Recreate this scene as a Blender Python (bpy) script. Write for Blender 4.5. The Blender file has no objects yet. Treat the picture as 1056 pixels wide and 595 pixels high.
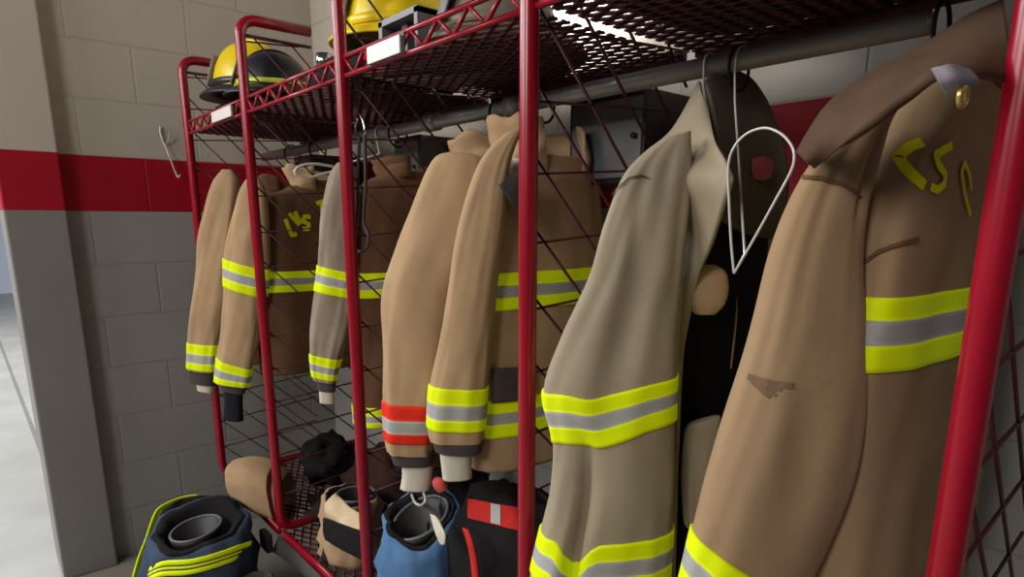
import bpy, math, random
from mathutils import Vector as V, noise
from mathutils.bvhtree import BVHTree
C = bpy.context.scene.collection
PI = math.pi
random.seed(7)

# ------------------------------------------------------------------ camera
W, H = 1056, 595
FP, SY, YAW, PIT, ROL = 646.04, 70.58, .7170, .2134, .0014
CAM = V((2.6465, -.7059, 1.3873))
S, ZT, ZB, GW, ZS, YR, ZR = .6255, 1.9643, .3491, .2419, 1.7075, .28, 1.6397
F = V((-math.cos(YAW) * math.cos(PIT), math.sin(YAW) * math.cos(PIT), -math.sin(PIT)))
R = F.cross(V((0, 0, 1))).normalized(); U = R.cross(F)
R, U = R * math.cos(ROL) + U * math.sin(ROL), U * math.cos(ROL) - R * math.sin(ROL)
def ray(x, y): return (F * FP + R * (x - W / 2) - U * (y - H / 2 - SY)).normalized()
def at(x, y, ax, v):
    d = ray(x, y); return CAM + d * ((v - CAM[ax]) / d[ax])
def onplane(x, y, p, n):
    d = ray(x, y); return CAM + d * ((p - CAM).dot(n) / d.dot(n))
cd = bpy.data.cameras.new('camera'); cam = bpy.data.objects.new('camera', cd); C.objects.link(cam)
cd.sensor_width = 36; cd.sensor_fit = 'HORIZONTAL'; cd.lens = FP / W * 36; cd.shift_y = SY / W
cd.clip_start = .02; cd.clip_end = 100
from mathutils import Matrix
cam.matrix_world = Matrix(((R.x, U.x, -F.x, CAM.x), (R.y, U.y, -F.y, CAM.y), (R.z, U.z, -F.z, CAM.z), (0, 0, 0, 1)))
bpy.context.scene.camera = cam

# ------------------------------------------------------------------ materials
def lin(c): return tuple((v / 12.92 if v <= .04045 else ((v + .055) / 1.055) ** 2.4) for v in (x / 255 for x in c))
def nodes(name):
    m = bpy.data.materials.new(name); m.use_nodes = True
    nt = m.node_tree; b = nt.nodes['Principled BSDF']
    return m, nt, b
def N(nt, t, **k):
    n = nt.nodes.new(t)
    for a, v in k.items():
        if a in n.inputs.keys() if isinstance(a, str) else False: n.inputs[a].default_value = v
        else: setattr(n, a, v)
    return n
def mixcol(nt, fac, a, b):
    m = nt.nodes.new('ShaderNodeMix'); m.data_type = 'RGBA'
    for s, v in ((6, a), (7, b)):
        if isinstance(v, tuple): m.inputs[s].default_value = (*v, 1)
        else: nt.links.new(v, m.inputs[s])
    if isinstance(fac, (int, float)): m.inputs[0].default_value = fac
    else: nt.links.new(fac, m.inputs[0])
    return m.outputs[2]
def math_(nt, op, a, b=None, c=None):
    m = nt.nodes.new('ShaderNodeMath'); m.operation = op
    for i, v in enumerate((a, b, c)):
        if v is None: continue
        if isinstance(v, (int, float)): m.inputs[i].default_value = v
        else: nt.links.new(v, m.inputs[i])
    return m.outputs[0]
def fabric(name, rgb, dark=.72, scale=9, rough=.9, weave=.15, stain=0):
    m, nt, b = nodes(name); c = lin(rgb); d = tuple(x * dark for x in c)
    tc = N(nt, 'ShaderNodeTexCoord')
    n1 = N(nt, 'ShaderNodeTexNoise'); n1.inputs['Scale'].default_value = scale; n1.inputs['Detail'].default_value = 6; n1.inputs['Roughness'].default_value = .65
    nt.links.new(tc.outputs['Object'], n1.inputs['Vector'])
    r = N(nt, 'ShaderNodeValToRGB'); r.color_ramp.elements[0].position = .3; r.color_ramp.elements[1].position = .62
    nt.links.new(n1.outputs['Fac'], r.inputs[0])
    col = mixcol(nt, r.outputs[0], d, c)
    if stain:
        n3 = N(nt, 'ShaderNodeTexNoise'); n3.inputs['Scale'].default_value = 5; n3.inputs['Detail'].default_value = 8; n3.inputs['Roughness'].default_value = .75
        nt.links.new(tc.outputs['Object'], n3.inputs['Vector'])
        r3 = N(nt, 'ShaderNodeValToRGB'); r3.color_ramp.elements[0].position = .62; r3.color_ramp.elements[1].position = .75
        nt.links.new(n3.outputs['Fac'], r3.inputs[0])
        col = mixcol(nt, math_(nt, 'MULTIPLY', r3.outputs[0], stain), col, tuple(x * .35 for x in c))
    nt.links.new(col, b.inputs['Base Color'])
    b.inputs['Roughness'].default_value = rough; b.inputs['Specular IOR Level'].default_value = .15
    n2 = N(nt, 'ShaderNodeTexNoise'); n2.inputs['Scale'].default_value = 700; n2.inputs['Detail'].default_value = 2
    nt.links.new(tc.outputs['Object'], n2.inputs['Vector'])
    n4 = N(nt, 'ShaderNodeTexNoise'); n4.inputs['Scale'].default_value = 28; n4.inputs['Detail'].default_value = 4
    nt.links.new(tc.outputs['Object'], n4.inputs['Vector'])
    bp = N(nt, 'ShaderNodeBump'); bp.inputs['Strength'].default_value = weave; bp.inputs['Distance'].default_value = .004
    nt.links.new(math_(nt, 'MULTIPLY_ADD', n2.outputs['Fac'], .25, n4.outputs['Fac']), bp.inputs['Height'])
    nt.links.new(bp.outputs[0], b.inputs['Normal'])
    return m
def plain(name, rgb, rough=.5, metal=0, emit=0, bump=0, spec=.5, var=.12):
    m, nt, b = nodes(name); c = lin(rgb)
    tc = N(nt, 'ShaderNodeTexCoord'); n1 = N(nt, 'ShaderNodeTexNoise'); n1.inputs['Scale'].default_value = 22; n1.inputs['Detail'].default_value = 4
    nt.links.new(tc.outputs['Object'], n1.inputs['Vector'])
    col = mixcol(nt, n1.outputs['Fac'], tuple(x * (1 - var) for x in c), tuple(min(1, x * (1 + var)) for x in c))
    nt.links.new(col, b.inputs['Base Color'])
    b.inputs['Roughness'].default_value = rough; b.inputs['Metallic'].default_value = metal; b.inputs['Specular IOR Level'].default_value = spec
    if emit:
        nt.links.new(col, b.inputs['Emission Color']); b.inputs['Emission Strength'].default_value = emit
    if bump:
        bp = N(nt, 'ShaderNodeBump'); bp.inputs['Strength'].default_value = bump; bp.inputs['Distance'].default_value = .003
        nt.links.new(n1.outputs['Fac'], bp.inputs['Height']); nt.links.new(bp.outputs[0], b.inputs['Normal'])
    return m

TAN = fabric('tan_canvas', (186, 155, 120), dark=.84, stain=.3)
TANB = fabric('tan_canvas_worn', (182, 151, 118), dark=.84, stain=.4)
TANG = fabric('tan_canvas_large', (167, 138, 106), dark=.86, scale=5, stain=.35)
OLIVE = fabric('khaki_canvas', (164, 151, 128), dark=.86, stain=.2)
OLIVED = fabric('dark_khaki_lining', (98, 90, 76))
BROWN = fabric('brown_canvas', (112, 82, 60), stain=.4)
BROWND = fabric('dark_brown_canvas', (98, 76, 60))
GREYTAN = fabric('grey_tan_canvas', (158, 146, 128))
LINER = fabric('black_liner', (24, 22, 23))
DARKCUFF = fabric('charcoal_cuff', (82, 76, 76))
KNIT = fabric('white_knit', (214, 205, 186), dark=.85)
BLACKK = fabric('black_knit', (36, 36, 42))
YEL = fabric('lime_reflective', (228, 244, 4), dark=.93, rough=.6, weave=.03)
YEL.node_tree.nodes['Principled BSDF'].inputs['Emission Color'].default_value = (.7, .95, 0, 1)
YEL.node_tree.nodes['Principled BSDF'].inputs['Emission Strength'].default_value = .06  # faint glow added to make the lime tape brighter
SIL = fabric('silver_reflective', (176, 176, 172), dark=.9, rough=.45, weave=.03)
RED_T = fabric('red_orange_tape', (236, 52, 30), dark=.92, rough=.6, weave=.03)
LETTER = fabric('yellow_lettering', (238, 238, 10), dark=.8, weave=.03)
NAVY = fabric('navy_cloth', (58, 66, 88))
BLUE = fabric('blue_cloth', (86, 124, 166), dark=.7, scale=12)
CREAM = fabric('cream_cloth', (218, 194, 158))
GREYC = fabric('grey_cloth', (112, 110, 108))
BLACKC = fabric('black_cloth', (30, 28, 29))
REDC = fabric('red_cloth', (196, 48, 44))
LILAC = fabric('lilac_grey_cloth', (156, 148, 158))
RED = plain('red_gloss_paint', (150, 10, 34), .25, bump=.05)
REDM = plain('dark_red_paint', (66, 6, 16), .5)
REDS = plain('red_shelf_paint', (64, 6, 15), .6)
STEEL = plain('galvanised_steel', (150, 147, 142), .35, .35)
CHROME = plain('chrome', (215, 215, 215), .15, 1)
WIRE = plain('silver_wire', (206, 204, 200), .3, .25)
WHITEW = plain('white_coated_wire', (222, 220, 214), .3)
BLACKP = plain('black_plastic', (22, 22, 24), .45)
GREYP = plain('grey_plastic', (92, 94, 98), .5)
LGREYP = plain('light_grey_plastic', (128, 124, 124), .5)
YELP = plain('yellow_helmet_shell', (236, 206, 14), .3)
LIMEP = plain('lime_trim', (206, 226, 70), .4)
DARKH = plain('black_helmet_shell', (34, 33, 40), .35)
OLIVEP = plain('olive_shell', (122, 114, 98), .5)
WHITEP = plain('white_plate', (236, 228, 222), .45, var=.03)
RUBBER = plain('black_rubber', (26, 25, 26), .55)
CORD = plain('dark_cord', (54, 48, 48), .6)
PINK = fabric('pink_label', (160, 78, 80), dark=.85)
REDLID = plain('red_plastic', (176, 16, 32), .35)
STAIN = fabric('dark_scuff', (134, 109, 86))

# ------------------------------------------------------------------ mesh helpers
ORG = {}
class MB:
    def __init__(s): s.v, s.f, s.m = [], [], []
    def add(s, vs, fs, mi=0):
        o = len(s.v); s.v += [V(p) for p in vs]
        for i, f in enumerate(fs): s.f.append([o + k for k in f]); s.m.append(mi if isinstance(mi, int) else mi[i])
        return s
    def loft(s, rings, cap0=False, cap1=False, closed=True, mi=None):
        n = len(rings[0]); vs = [p for r in rings for p in r]; fs, ms = [], []
        for i in range(len(rings) - 1):
            for j in range(n if closed else n - 1):
                a, b = i * n + j, i * n + (j + 1) % n
                fs.append([a, b, b + n, a + n]); ms.append(mi[i] if mi else 0)
        if cap0: fs.append(list(range(n))[::-1]); ms.append(mi[0] if mi else 0)
        if cap1: k = (len(rings) - 1) * n; fs.append([k + j for j in range(n)]); ms.append(mi[-1] if mi else 0)
        return s.add(vs, fs, ms)
    def box(s, lo, hi, mi=0):
        x0, y0, z0 = lo; x1, y1, z1 = hi
        return s.add([(x0,y0,z0),(x1,y0,z0),(x1,y1,z0),(x0,y1,z0),(x0,y0,z1),(x1,y0,z1),(x1,y1,z1),(x0,y1,z1)],
                     [[0,3,2,1],[4,5,6,7],[0,1,5,4],[1,2,6,5],[2,3,7,6],[3,0,4,7]], mi)
    def bar(s, a, b, w, h, up=(0, 0, 1), mi=0):
        a, b = V(a), V(b); d = (b - a).normalized(); x = d.cross(V(up))
        if x.length < 1e-4: x = d.cross(V((1, 0, 0)))
        x.normalize(); y = x.cross(d)
        q = [x * w/2 + y * h/2, -x * w/2 + y * h/2, -x * w/2 - y * h/2, x * w/2 - y * h/2]
        return s.loft([[a + k for k in q], [b + k for k in q]], True, True)
    def tube(s, pts, r, n=10, cap=True, closed=False):
        pts = [V(p) for p in pts]; rings = []; prev = None
        for i, p in enumerate(pts):
            t = (pts[min(i + 1, len(pts) - 1)] - pts[max(i - 1, 0)])
            if closed: t = pts[(i + 1) % len(pts)] - pts[i - 1]
            t.normalize()
            if prev is None:
                x = t.cross(V((0, 0, 1)))
                if x.length < 1e-3: x = t.cross(V((0, 1, 0)))
            else: x = prev - t * prev.dot(t)
            x.normalize(); prev = x; y = t.cross(x); rr = r[i] if isinstance(r, (list, tuple)) else r
            rings.append([p + (x * math.cos(2*PI*k/n) + y * math.sin(2*PI*k/n)) * rr for k in range(n)])
        if closed: rings.append(rings[0])
        return s.loft(rings, cap and not closed, cap and not closed)
    def build(s, name, mats, parent=None, smooth=True):
        me = bpy.data.meshes.new(name); o_ = V(ORG.get(parent.name, (0, 0, 0))) if parent else V((0, 0, 0))
        me.from_pydata([p - o_ for p in s.v], [], s.f)
        if not isinstance(mats, (list, tuple)): mats = [mats]
        for m in mats: me.materials.append(m)
        for p, mi in zip(me.polygons, s.m): p.material_index = mi; p.use_smooth = smooth
        me.update()
        o = bpy.data.objects.new(name, me); C.objects.link(o)
        if parent: o.parent = parent; ORG[o.name] = o_
        return o
    def bvh(s): return BVHTree.FromPolygons([tuple(p) for p in s.v], s.f)
def flatshade(o, ang=35):
    try: o.data.set_sharp_from_angle(angle=math.radians(ang))
    except Exception: pass
    return o
def tag(o, label, cat, group=None, kind=None):
    if label: o['label'] = label
    if cat: o['category'] = cat
    if group: o['group'] = group
    if kind: o['kind'] = kind
    return o
def thing(name, label, cat, loc, group=None):
    o = bpy.data.objects.new(name, None); C.objects.link(o); o.location = loc; o.empty_display_size = .05
    ORG[o.name] = V(loc); return tag(o, label, cat, group)
def bevel(o, w, seg=2):
    m = o.modifiers.new('bevel', 'BEVEL'); m.width = w; m.segments = seg; m.limit_method = 'ANGLE'; return o
def solid(o, t, off=0):
    m = o.modifiers.new('solid', 'SOLIDIFY'); m.thickness = t; m.offset = off; return o
def cr(p0, p1, p2, p3, t):
    return (p1 * 2 + (p2 - p0) * t + (p0 * 2 - p1 * 5 + p2 * 4 - p3) * t * t + (p1 * 3 - p0 - p2 * 3 + p3) * t ** 3) * .5
def crv(L, t):
    n = len(L); i = max(0, min(n - 2, int(math.floor(t)))); u = t - i
    g = lambda k: L[max(0, min(n - 1, k))]
    return cr(g(i - 1), g(i), g(i + 1), g(i + 2), u)
def smooth_path(L, n):
    L = [V(p) for p in L]; return [crv(L, i * (len(L) - 1) / n) for i in range(n + 1)]
def fillet(pts, r, k=6):
    pts = [V(p) for p in pts]; out = [pts[0]]
    for i in range(1, len(pts) - 1):
        a = (pts[i-1] - pts[i]).normalized(); b = (pts[i+1] - pts[i]).normalized()
        p0, p2 = pts[i] + a * r, pts[i] + b * r
        for j in range(k + 1):
            t = j / k; out.append(p0 * (1-t)**2 + pts[i] * 2*t*(1-t) + p2 * t*t)
    out.append(pts[-1]); return out
def spow(x, e): return math.copysign(abs(x) ** e, x)

class Surf:
    """closed cloth tube: sections of centre c, half-width vector h, outward vector n (towards the thin side)"""
    def __init__(s, c, h, n, seed=0, amp=.006, e=.8, freq=7, fold=None):
        s.c, s.h, s.n, s.seed, s.amp, s.e, s.freq, s.fold = c, h, n, seed, amp, e, freq, fold
        s.T = len(c) - 1
        s.len = [0]
        for i in range(s.T): s.len.append(s.len[-1] + (c[i+1] - c[i]).length)
    def pt(s, t, th, off=0):
        c, h, n = crv(s.c, t), crv(s.h, t), crv(s.n, t)
        a, b = spow(math.cos(th), s.e), spow(math.sin(th), s.e)
        d = (h * math.cos(th)).normalized() * abs(math.cos(th)) + (n * math.sin(th)).normalized() * abs(math.sin(th))
        i = min(s.T - 1, int(t)); L = s.len[i] + (s.len[i+1] - s.len[i]) * (t - i)
        q = V((math.cos(th) * 1.1, math.sin(th) * 1.1, L * s.freq * .55)) + V((s.seed * 3.7, s.seed * 1.3, s.seed * 2.1))
        w = noise.noise(q * 1.3) * 1.2 + noise.noise(V((q.x * 3 + q.z * .8, q.y * 3 + q.z * .8, q.z * .7))) * .7 + noise.noise(V((q.x * 2.2, q.y * 2.2, q.z * 2.8))) * .45
        env = max(.1, min(1, (t - .1) * .5))
        r = s.amp * w * env + off
        if s.fold: r += s.fold(t, math.cos(th), math.sin(th))
        return c + h * a + n * b + d * r
    def rings(s, t0, t1, m, n=48, off=0):
        return [[s.pt(t0 + (t1 - t0) * i / m, 2*PI*k/n, off(i / m) if callable(off) else off) for k in range(n)] for i in range(m + 1)]
    def mesh(s, t0=0, t1=None, m=70, n=56, tuck=True, mb=None):
        t1 = s.T if t1 is None else t1; mb = mb or MB()
        R_ = s.rings(t0, t1, m, n)
        c0 = sum(R_[0], V()) / n
        R_ = [[c0 + (p - c0) * k for p in R_[0]] for k in (.02, .5, .85)] + R_
        if tuck:
            c1 = sum(R_[-1], V()) / n; up = (crv(s.c, max(0, t1 - .3)) - crv(s.c, t1)).normalized()
            R_ += [[c1 + (p - c1) * .9 + up * .004 for p in R_[-1]], [c1 + (p - c1) * .84 + up * .05 for p in R_[-1]], [c1 + up * .05 for p in R_[-1]]]
        return mb.loft(R_)
    def band(s, t0, t1, mb=None, dip=None, n=64, strips=((0, 0.335, 0), (.335, .665, 1), (.665, 1, 0)), off=.003):
        mb = mb or MB(); rows, mi = [], []
        def row(u, o):
            r = []
            for k in range(n):
                th = 2*PI*k/n; dt = dip(math.cos(th), math.sin(th)) if dip else 0
                r.append(s.pt(t0 + (t1 - t0) * u + dt, th, o))
            return r
        rows.append(row(0, -.002)); mi.append(strips[0][2])
        for a, b, m in strips:
            for j in range(6):
                rows.append(row(a + (b - a) * j / 5, off)); mi.append(m)
        rows.append(row(1, -.002))
        mi = mi[:len(rows) - 1]
        return mb.loft(rows, mi=mi)

VN = V((F.x, F.y, 0)).normalized()          # horizontal viewing direction
def px_surf(secs, anchor, thick=.62, **k):
    a = V((anchor[0], anchor[1], 1.2)); c, h, n = [], [], []
    for q in secs:
        P, Q = onplane(q[0], q[1], a, VN), onplane(q[2], q[3], a, VN)
        m = (P + Q) / 2; hv = (Q - P) / 2; tk = q[4] if len(q) > 4 else thick
        push = q[5] if len(q) > 5 else 0
        c.append(m + VN * push); h.append(hv); n.append(-VN * hv.length * tk)
    return Surf(c, h, n, **k)
def body_surf(secs, **k):
    c, h, n = [], [], []
    for z, x, y, hw, th, *sk in secs:
        c.append(V((x, y, z))); h.append(V((sk[0] if sk else 0, hw, 0))); n.append(V((th, 0, 0)))
    return Surf(c, h, n, **k)
def decal_line(bvh, px, w, mb=None, off=.003):
    mb = mb or MB(); P = []
    for x, y in px:
        d = ray(x, y); hit = bvh.ray_cast(CAM, d)
        if hit[0] is None: continue
        P.append((hit[0] + hit[1] * (off if hit[1].dot(d) < 0 else -off), hit[1] if hit[1].dot(d) < 0 else -hit[1]))
    rows = []
    for i, (p, nn) in enumerate(P):
        t = P[min(i+1, len(P)-1)][0] - P[max(i-1, 0)][0]; sd = t.cross(nn)
        if sd.length < 1e-9: continue
        sd.normalize(); rows.append([p - sd * w/2, p + sd * w/2])
    if len(rows) > 1: mb.loft(rows, closed=False)
    return mb
def densify(px, k=8):
    out = []
    for i in range(len(px) - 1):
        for j in range(k): out.append((px[i][0] + (px[i+1][0] - px[i][0]) * j / k, px[i][1] + (px[i+1][1] - px[i][1]) * j / k))
    return out + [px[-1]]
def decal_quad(bvh, q, mb=None, off=.004, n=10, mi=0):
    mb = mb or MB(); rows = []
    for i in range(n + 1):
        r = []
        for j in range(n + 1):
            u, v = j / n, i / n
            x = (q[0][0]*(1-u)+q[1][0]*u)*(1-v)+(q[3][0]*(1-u)+q[2][0]*u)*v
            y = (q[0][1]*(1-u)+q[1][1]*u)*(1-v)+(q[3][1]*(1-u)+q[2][1]*u)*v
            d = ray(x, y); hit = bvh.ray_cast(CAM, d)
            r.append(None if hit[0] is None else hit[0] - d * off)
        if all(p is not None for p in r): rows.append(r)
    if len(rows) > 1: mb.loft(rows, closed=False, mi=[mi] * len(rows))
    return mb
def patch(rows, ax, up=6, mb=None, closed=False):
    """rows of (x, y, plane value): a smooth cloth sheet through points found on planes of constant world ax"""
    G = [[at(x, y, ax, v) for x, y, v in r] for r in rows]
    cols = [[crv(r, j * (len(r) - 1) / (up * (len(r) - 1))) for j in range(up * (len(r) - 1) + 1)] for r in G]
    out = []
    m = up * (len(rows) - 1)
    for i in range(m + 1):
        out.append([crv([c[j] for c in cols], i * (len(rows) - 1) / m) for j in range(len(cols[0]))])
    return (mb or MB()).loft(out, closed=False)
def ribbon(pts, w, side, mb=None, n=40, strips=((0, 1, 0),), wob=0):
    P = smooth_path(pts, n); mb = mb or MB(); side = [V(s) for s in side] if isinstance(side[0], (tuple, list, V)) else V(side)
    for a, b, mi in strips:
        rows = []
        for i, p in enumerate(P):
            s = crv(side, i * (len(side) - 1) / n).normalized() if isinstance(side, list) else side.normalized()
            rows.append([p + s * w * (a - .5), p + s * w * ((a + b) / 2 - .5), p + s * w * (b - .5)])
        mb.loft(rows, closed=False, mi=[mi] * n)
    return mb

# ------------------------------------------------------------------ the setting
def wallmat(name, blocks, y0=0, axis='Y', low=(160, 157, 153)):
    m, nt, b = nodes(name)
    g = N(nt, 'ShaderNodeNewGeometry'); sx = N(nt, 'ShaderNodeSeparateXYZ'); nt.links.new(g.outputs['Position'], sx.inputs[0])
    z = sx.outputs['Z']; n1 = N(nt, 'ShaderNodeTexNoise'); n1.inputs['Scale'].default_value = 2.5; n1.inputs['Detail'].default_value = 5
    nt.links.new(g.outputs['Position'], n1.inputs['Vector'])
    f1 = math_(nt, 'GREATER_THAN', z, 1.4224); f2 = math_(nt, 'GREATER_THAN', z, 1.6256)
    col = mixcol(nt, f1, lin(low), lin((168, 6, 34)))
    col = mixcol(nt, f2, col, lin((196, 186, 173)))
    v = mixcol(nt, n1.outputs['Fac'], (.86, .86, .86), (1.06, 1.06, 1.06))
    mm = nt.nodes.new('ShaderNodeMix'); mm.data_type = 'RGBA'; mm.blend_type = 'MULTIPLY'; mm.inputs[0].default_value = 1
    nt.links.new(col, mm.inputs[6]); nt.links.new(v, mm.inputs[7]); col = mm.outputs[2]
    b.inputs['Roughness'].default_value = .55; b.inputs['Specular IOR Level'].default_value = .3
    n2 = N(nt, 'ShaderNodeTexNoise'); n2.inputs['Scale'].default_value = 90; n2.inputs['Detail'].default_value = 3
    nt.links.new(g.outputs['Position'], n2.inputs['Vector'])
    hgt = math_(nt, 'MULTIPLY', n2.outputs['Fac'], .12)
    if blocks:
        cx = N(nt, 'ShaderNodeCombineXYZ'); nt.links.new(math_(nt, 'ADD', sx.outputs[axis], y0), cx.inputs[0]); nt.links.new(z, cx.inputs[1])
        br = N(nt, 'ShaderNodeTexBrick'); nt.links.new(cx.outputs[0], br.inputs['Vector'])
        br.inputs['Scale'].default_value = 1; br.inputs['Brick Width'].default_value = .4064; br.inputs['Row Height'].default_value = .2032
        br.inputs['Mortar Size'].default_value = .0045; br.inputs['Mortar Smooth'].default_value = .6
        br.offset = .5
        col = mixcol(nt, math_(nt, 'MULTIPLY', br.outputs['Fac'], .1), col, (.06, .055, .05))
        hgt = math_(nt, 'SUBTRACT', hgt, br.outputs['Fac'])
    nt.links.new(col, b.inputs['Base Color'])
    bp = N(nt, 'ShaderNodeBump'); bp.inputs['Strength'].default_value = .5; bp.inputs['Distance'].default_value = .004
    nt.links.new(hgt, bp.inputs['Height']); nt.links.new(bp.outputs[0], b.inputs['Normal'])
    return m
def floormat():
    m, nt, b = nodes('concrete_floor')
    g = N(nt, 'ShaderNodeNewGeometry'); sx = N(nt, 'ShaderNodeSeparateXYZ'); nt.links.new(g.outputs['Position'], sx.inputs[0])
    n1 = N(nt, 'ShaderNodeTexNoise'); n1.inputs['Scale'].default_value = 3; n1.inputs['Detail'].default_value = 8
    nt.links.new(g.outputs['Position'], n1.inputs['Vector'])
    col = mixcol(nt, n1.outputs['Fac'], lin((120, 116, 108)), lin((160, 155, 146)))
    j = math_(nt, 'COMPARE', sx.outputs['Y'], -.495, .012); k = math_(nt, 'LESS_THAN', sx.outputs['X'], -.9)
    col = mixcol(nt, math_(nt, 'MULTIPLY', math_(nt, 'MULTIPLY', j, k), .55), col, lin((60, 58, 62)))
    nt.links.new(col, b.inputs['Base Color']); b.inputs['Roughness'].default_value = .35
    return m
def struct(name, mb, mat, smooth=False, label=None):
    o = mb.build(name, mat, None, smooth); o['kind'] = 'structure'
    if label: o['label'] = label
    return o
RW = .62                                                        # rear wall plane
JY, PY, PX = -.572, -.39, -GW + .055                            # jamb, pilaster edge, pilaster face
struct('floor', MB().box((-13, -6, -.1), (4, RW, 0)), floormat(), label='grey concrete floor')
struct('wall_rear', MB().box((-GW - .2, RW, 0), (4, RW + .2, 3.2)), wallmat('painted_block_rear', True, .1, 'X'), label='painted block wall behind the rack with red stripe')
struct('wall_end', MB().box((-GW - .2, PY - .03, 0), (-GW, RW, 3.2)), wallmat('painted_block_end', True, .108), label='cream and grey painted block wall with red stripe')
bevel(struct('trim_1', MB().box((-GW - .2, JY, 0), (PX, PY, 3.2)), wallmat('painted_plaster', False, low=(138, 134, 130)), label='smooth painted pilaster beside the doorway'), .006)
FARW = plain('pale_far_wall', (200, 206, 218), .6)
struct('wall_far', MB().box((-13.2, -6, 0), (-13, 3, 4)), FARW, label='pale wall at the far side of the bay')
fb = MB()
for k in range(9): fb.box((-13, -1.6 + k * .42, .2), (-12.94, -1.6 + k * .42 + .12, 3.2))
struct('trim_2', fb, plain('grey_door_rail', (150, 154, 162), .5), label='grey upright rails of the far bay wall')

# ------------------------------------------------------------------ the red rack
rack = thing('gear_rack', 'red tubular steel gear rack with mesh shelves and dividers on the wall', 'rack', (1.25, .2, ZB))
TR = .0155
def clip_lattice(mb, org, ex, ey, w, h, fams, t):
    """two families of flat wires clipped to the rectangle w x h spanned by ex, ey"""
    nrm = ex.cross(ey)
    for (dx, dy), sp, (tw, tt) in fams:
        L = math.hypot(dx, dy); dx, dy = dx / L, dy / L; nx, ny = -dy, dx
        cs = [x * nx + y * ny for x in (0, w) for y in (0, h)]
        k = math.ceil(min(cs) / sp)
        while k * sp < max(cs):
            c = k * sp; t0, t1 = -1e9, 1e9; px, py = nx * c, ny * c
            for p, d, lo, hi in ((px, dx, 0, w), (py, dy, 0, h)):
                if abs(d) < 1e-9:
                    if p < lo or p > hi: t0, t1 = 1, 0
                    continue
                a, b = (lo - p) / d, (hi - p) / d
                t0, t1 = max(t0, min(a, b)), min(t1, max(a, b))
            if t1 - t0 > .01:
                mb.bar(org + ex * (px + dx*t0) + ey * (py + dy*t0), org + ex * (px + dx*t1) + ey * (py + dy*t1), tw, tt, up=nrm)
            k += 1
    return mb
DEPTH = .43
WS = (.0115, .0115, .008, .0115)
for n in range(5):
    x = n * S
    f = MB()
    topY = .215 if n < 2 else .3
    f.tube(fillet([(x, topY, ZT), (x, 0, ZT), (x, 0, ZB), (x, RW, ZB)], .055), TR, 14)
    post = f.build('frame_tube', RED, rack)
    g = MB()
    g.tube([(x, .012, ZT - .045), (x, topY, ZT - .045)], .005, 8)
    clip_lattice(g, V((x, .012, ZB + .01)), V((0, 1, 0)), V((0, 0, 1)), DEPTH - .02, ZT - ZB - .06, (((1, .07), .11, (.004, .004)), ((1, -1), .08, (.004, .004))), 0)
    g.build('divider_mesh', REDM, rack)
for n in range(4):
    x0, x1 = n * S + TR, (n + 1) * S - TR
    s_ = MB()
    clip_lattice(s_, V((x0, .01, ZS)), V((1, 0, 0)), V((0, 1, 0)), x1 - x0, DEPTH - .02, (((1, .5), .026, (WS[n], .003)), ((1, -.5), .026, (WS[n], .003))), 0)
    s_.bar((x0, DEPTH, ZS), (x1, DEPTH, ZS), .02, .02)
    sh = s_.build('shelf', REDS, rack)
    l = MB(); zb_, zt_ = ZS - .004, ZS + .036
    l.bar((x0, 0, zb_), (x1, 0, zb_), .008, .008); l.bar((x0, 0, zt_), (x1, 0, zt_), .008, .008)
    m = 13
    for k in range(m):
        a, b = x0 + (x1 - x0) * k / m, x0 + (x1 - x0) * (k + 1) / m
        l.bar((a, 0, zb_ if k % 2 else zt_), (b, 0, zt_ if k % 2 else zb_), .006, .006)
    l.build('front_lip', RED, sh)
    s2 = MB()
    clip_lattice(s2, V((x0, .01, ZB - .012)), V((1, 0, 0)), V((0, 1, 0)), x1 - x0, .5, (((1, .5), .028, (.007, .003)), ((1, -.5), .028, (.007, .003))), 0)
    s2.bar((x0, .51, ZB - .012), (x1, .51, ZB - .012), .02, .02)
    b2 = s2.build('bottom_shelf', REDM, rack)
    l2 = MB().bar((x0, 0, ZB - .012), (x1, 0, ZB - .012), .012, .03); l2.build('front_lip', RED, b2)
MB().tube([(-.02, YR, ZR), (2.335, YR, ZR)], .0165, 16).build('hang_rod', STEEL, rack)
for xx in (1.50, 1.17): MB().tube([(xx, YR, ZR), (xx + .05, YR, ZR)], .0215, 16).build('rod_coupling', STEEL, rack)
for (xa, ya, xb, yb) in ((379, 71, 412, 52), (219, 131, 238, 117)):      # white name plates clipped on the shelf lip
    a, b = at(xa, ya, 1, -.012), at(xb, yb, 1, -.012)
    zc = (ZS + .014)
    p = MB().box((a.x, -.012, zc - .016), (b.x, -.007, zc + .016)).build('name_plate', WHITEP, rack, False)
    p['label'] = 'blank white name plate'
    MB().box((a.x - .004, -.0065, zc - .02), (b.x + .008, -.004, zc + .02)).build('plate_holder', BLACKP, p, False)

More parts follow.
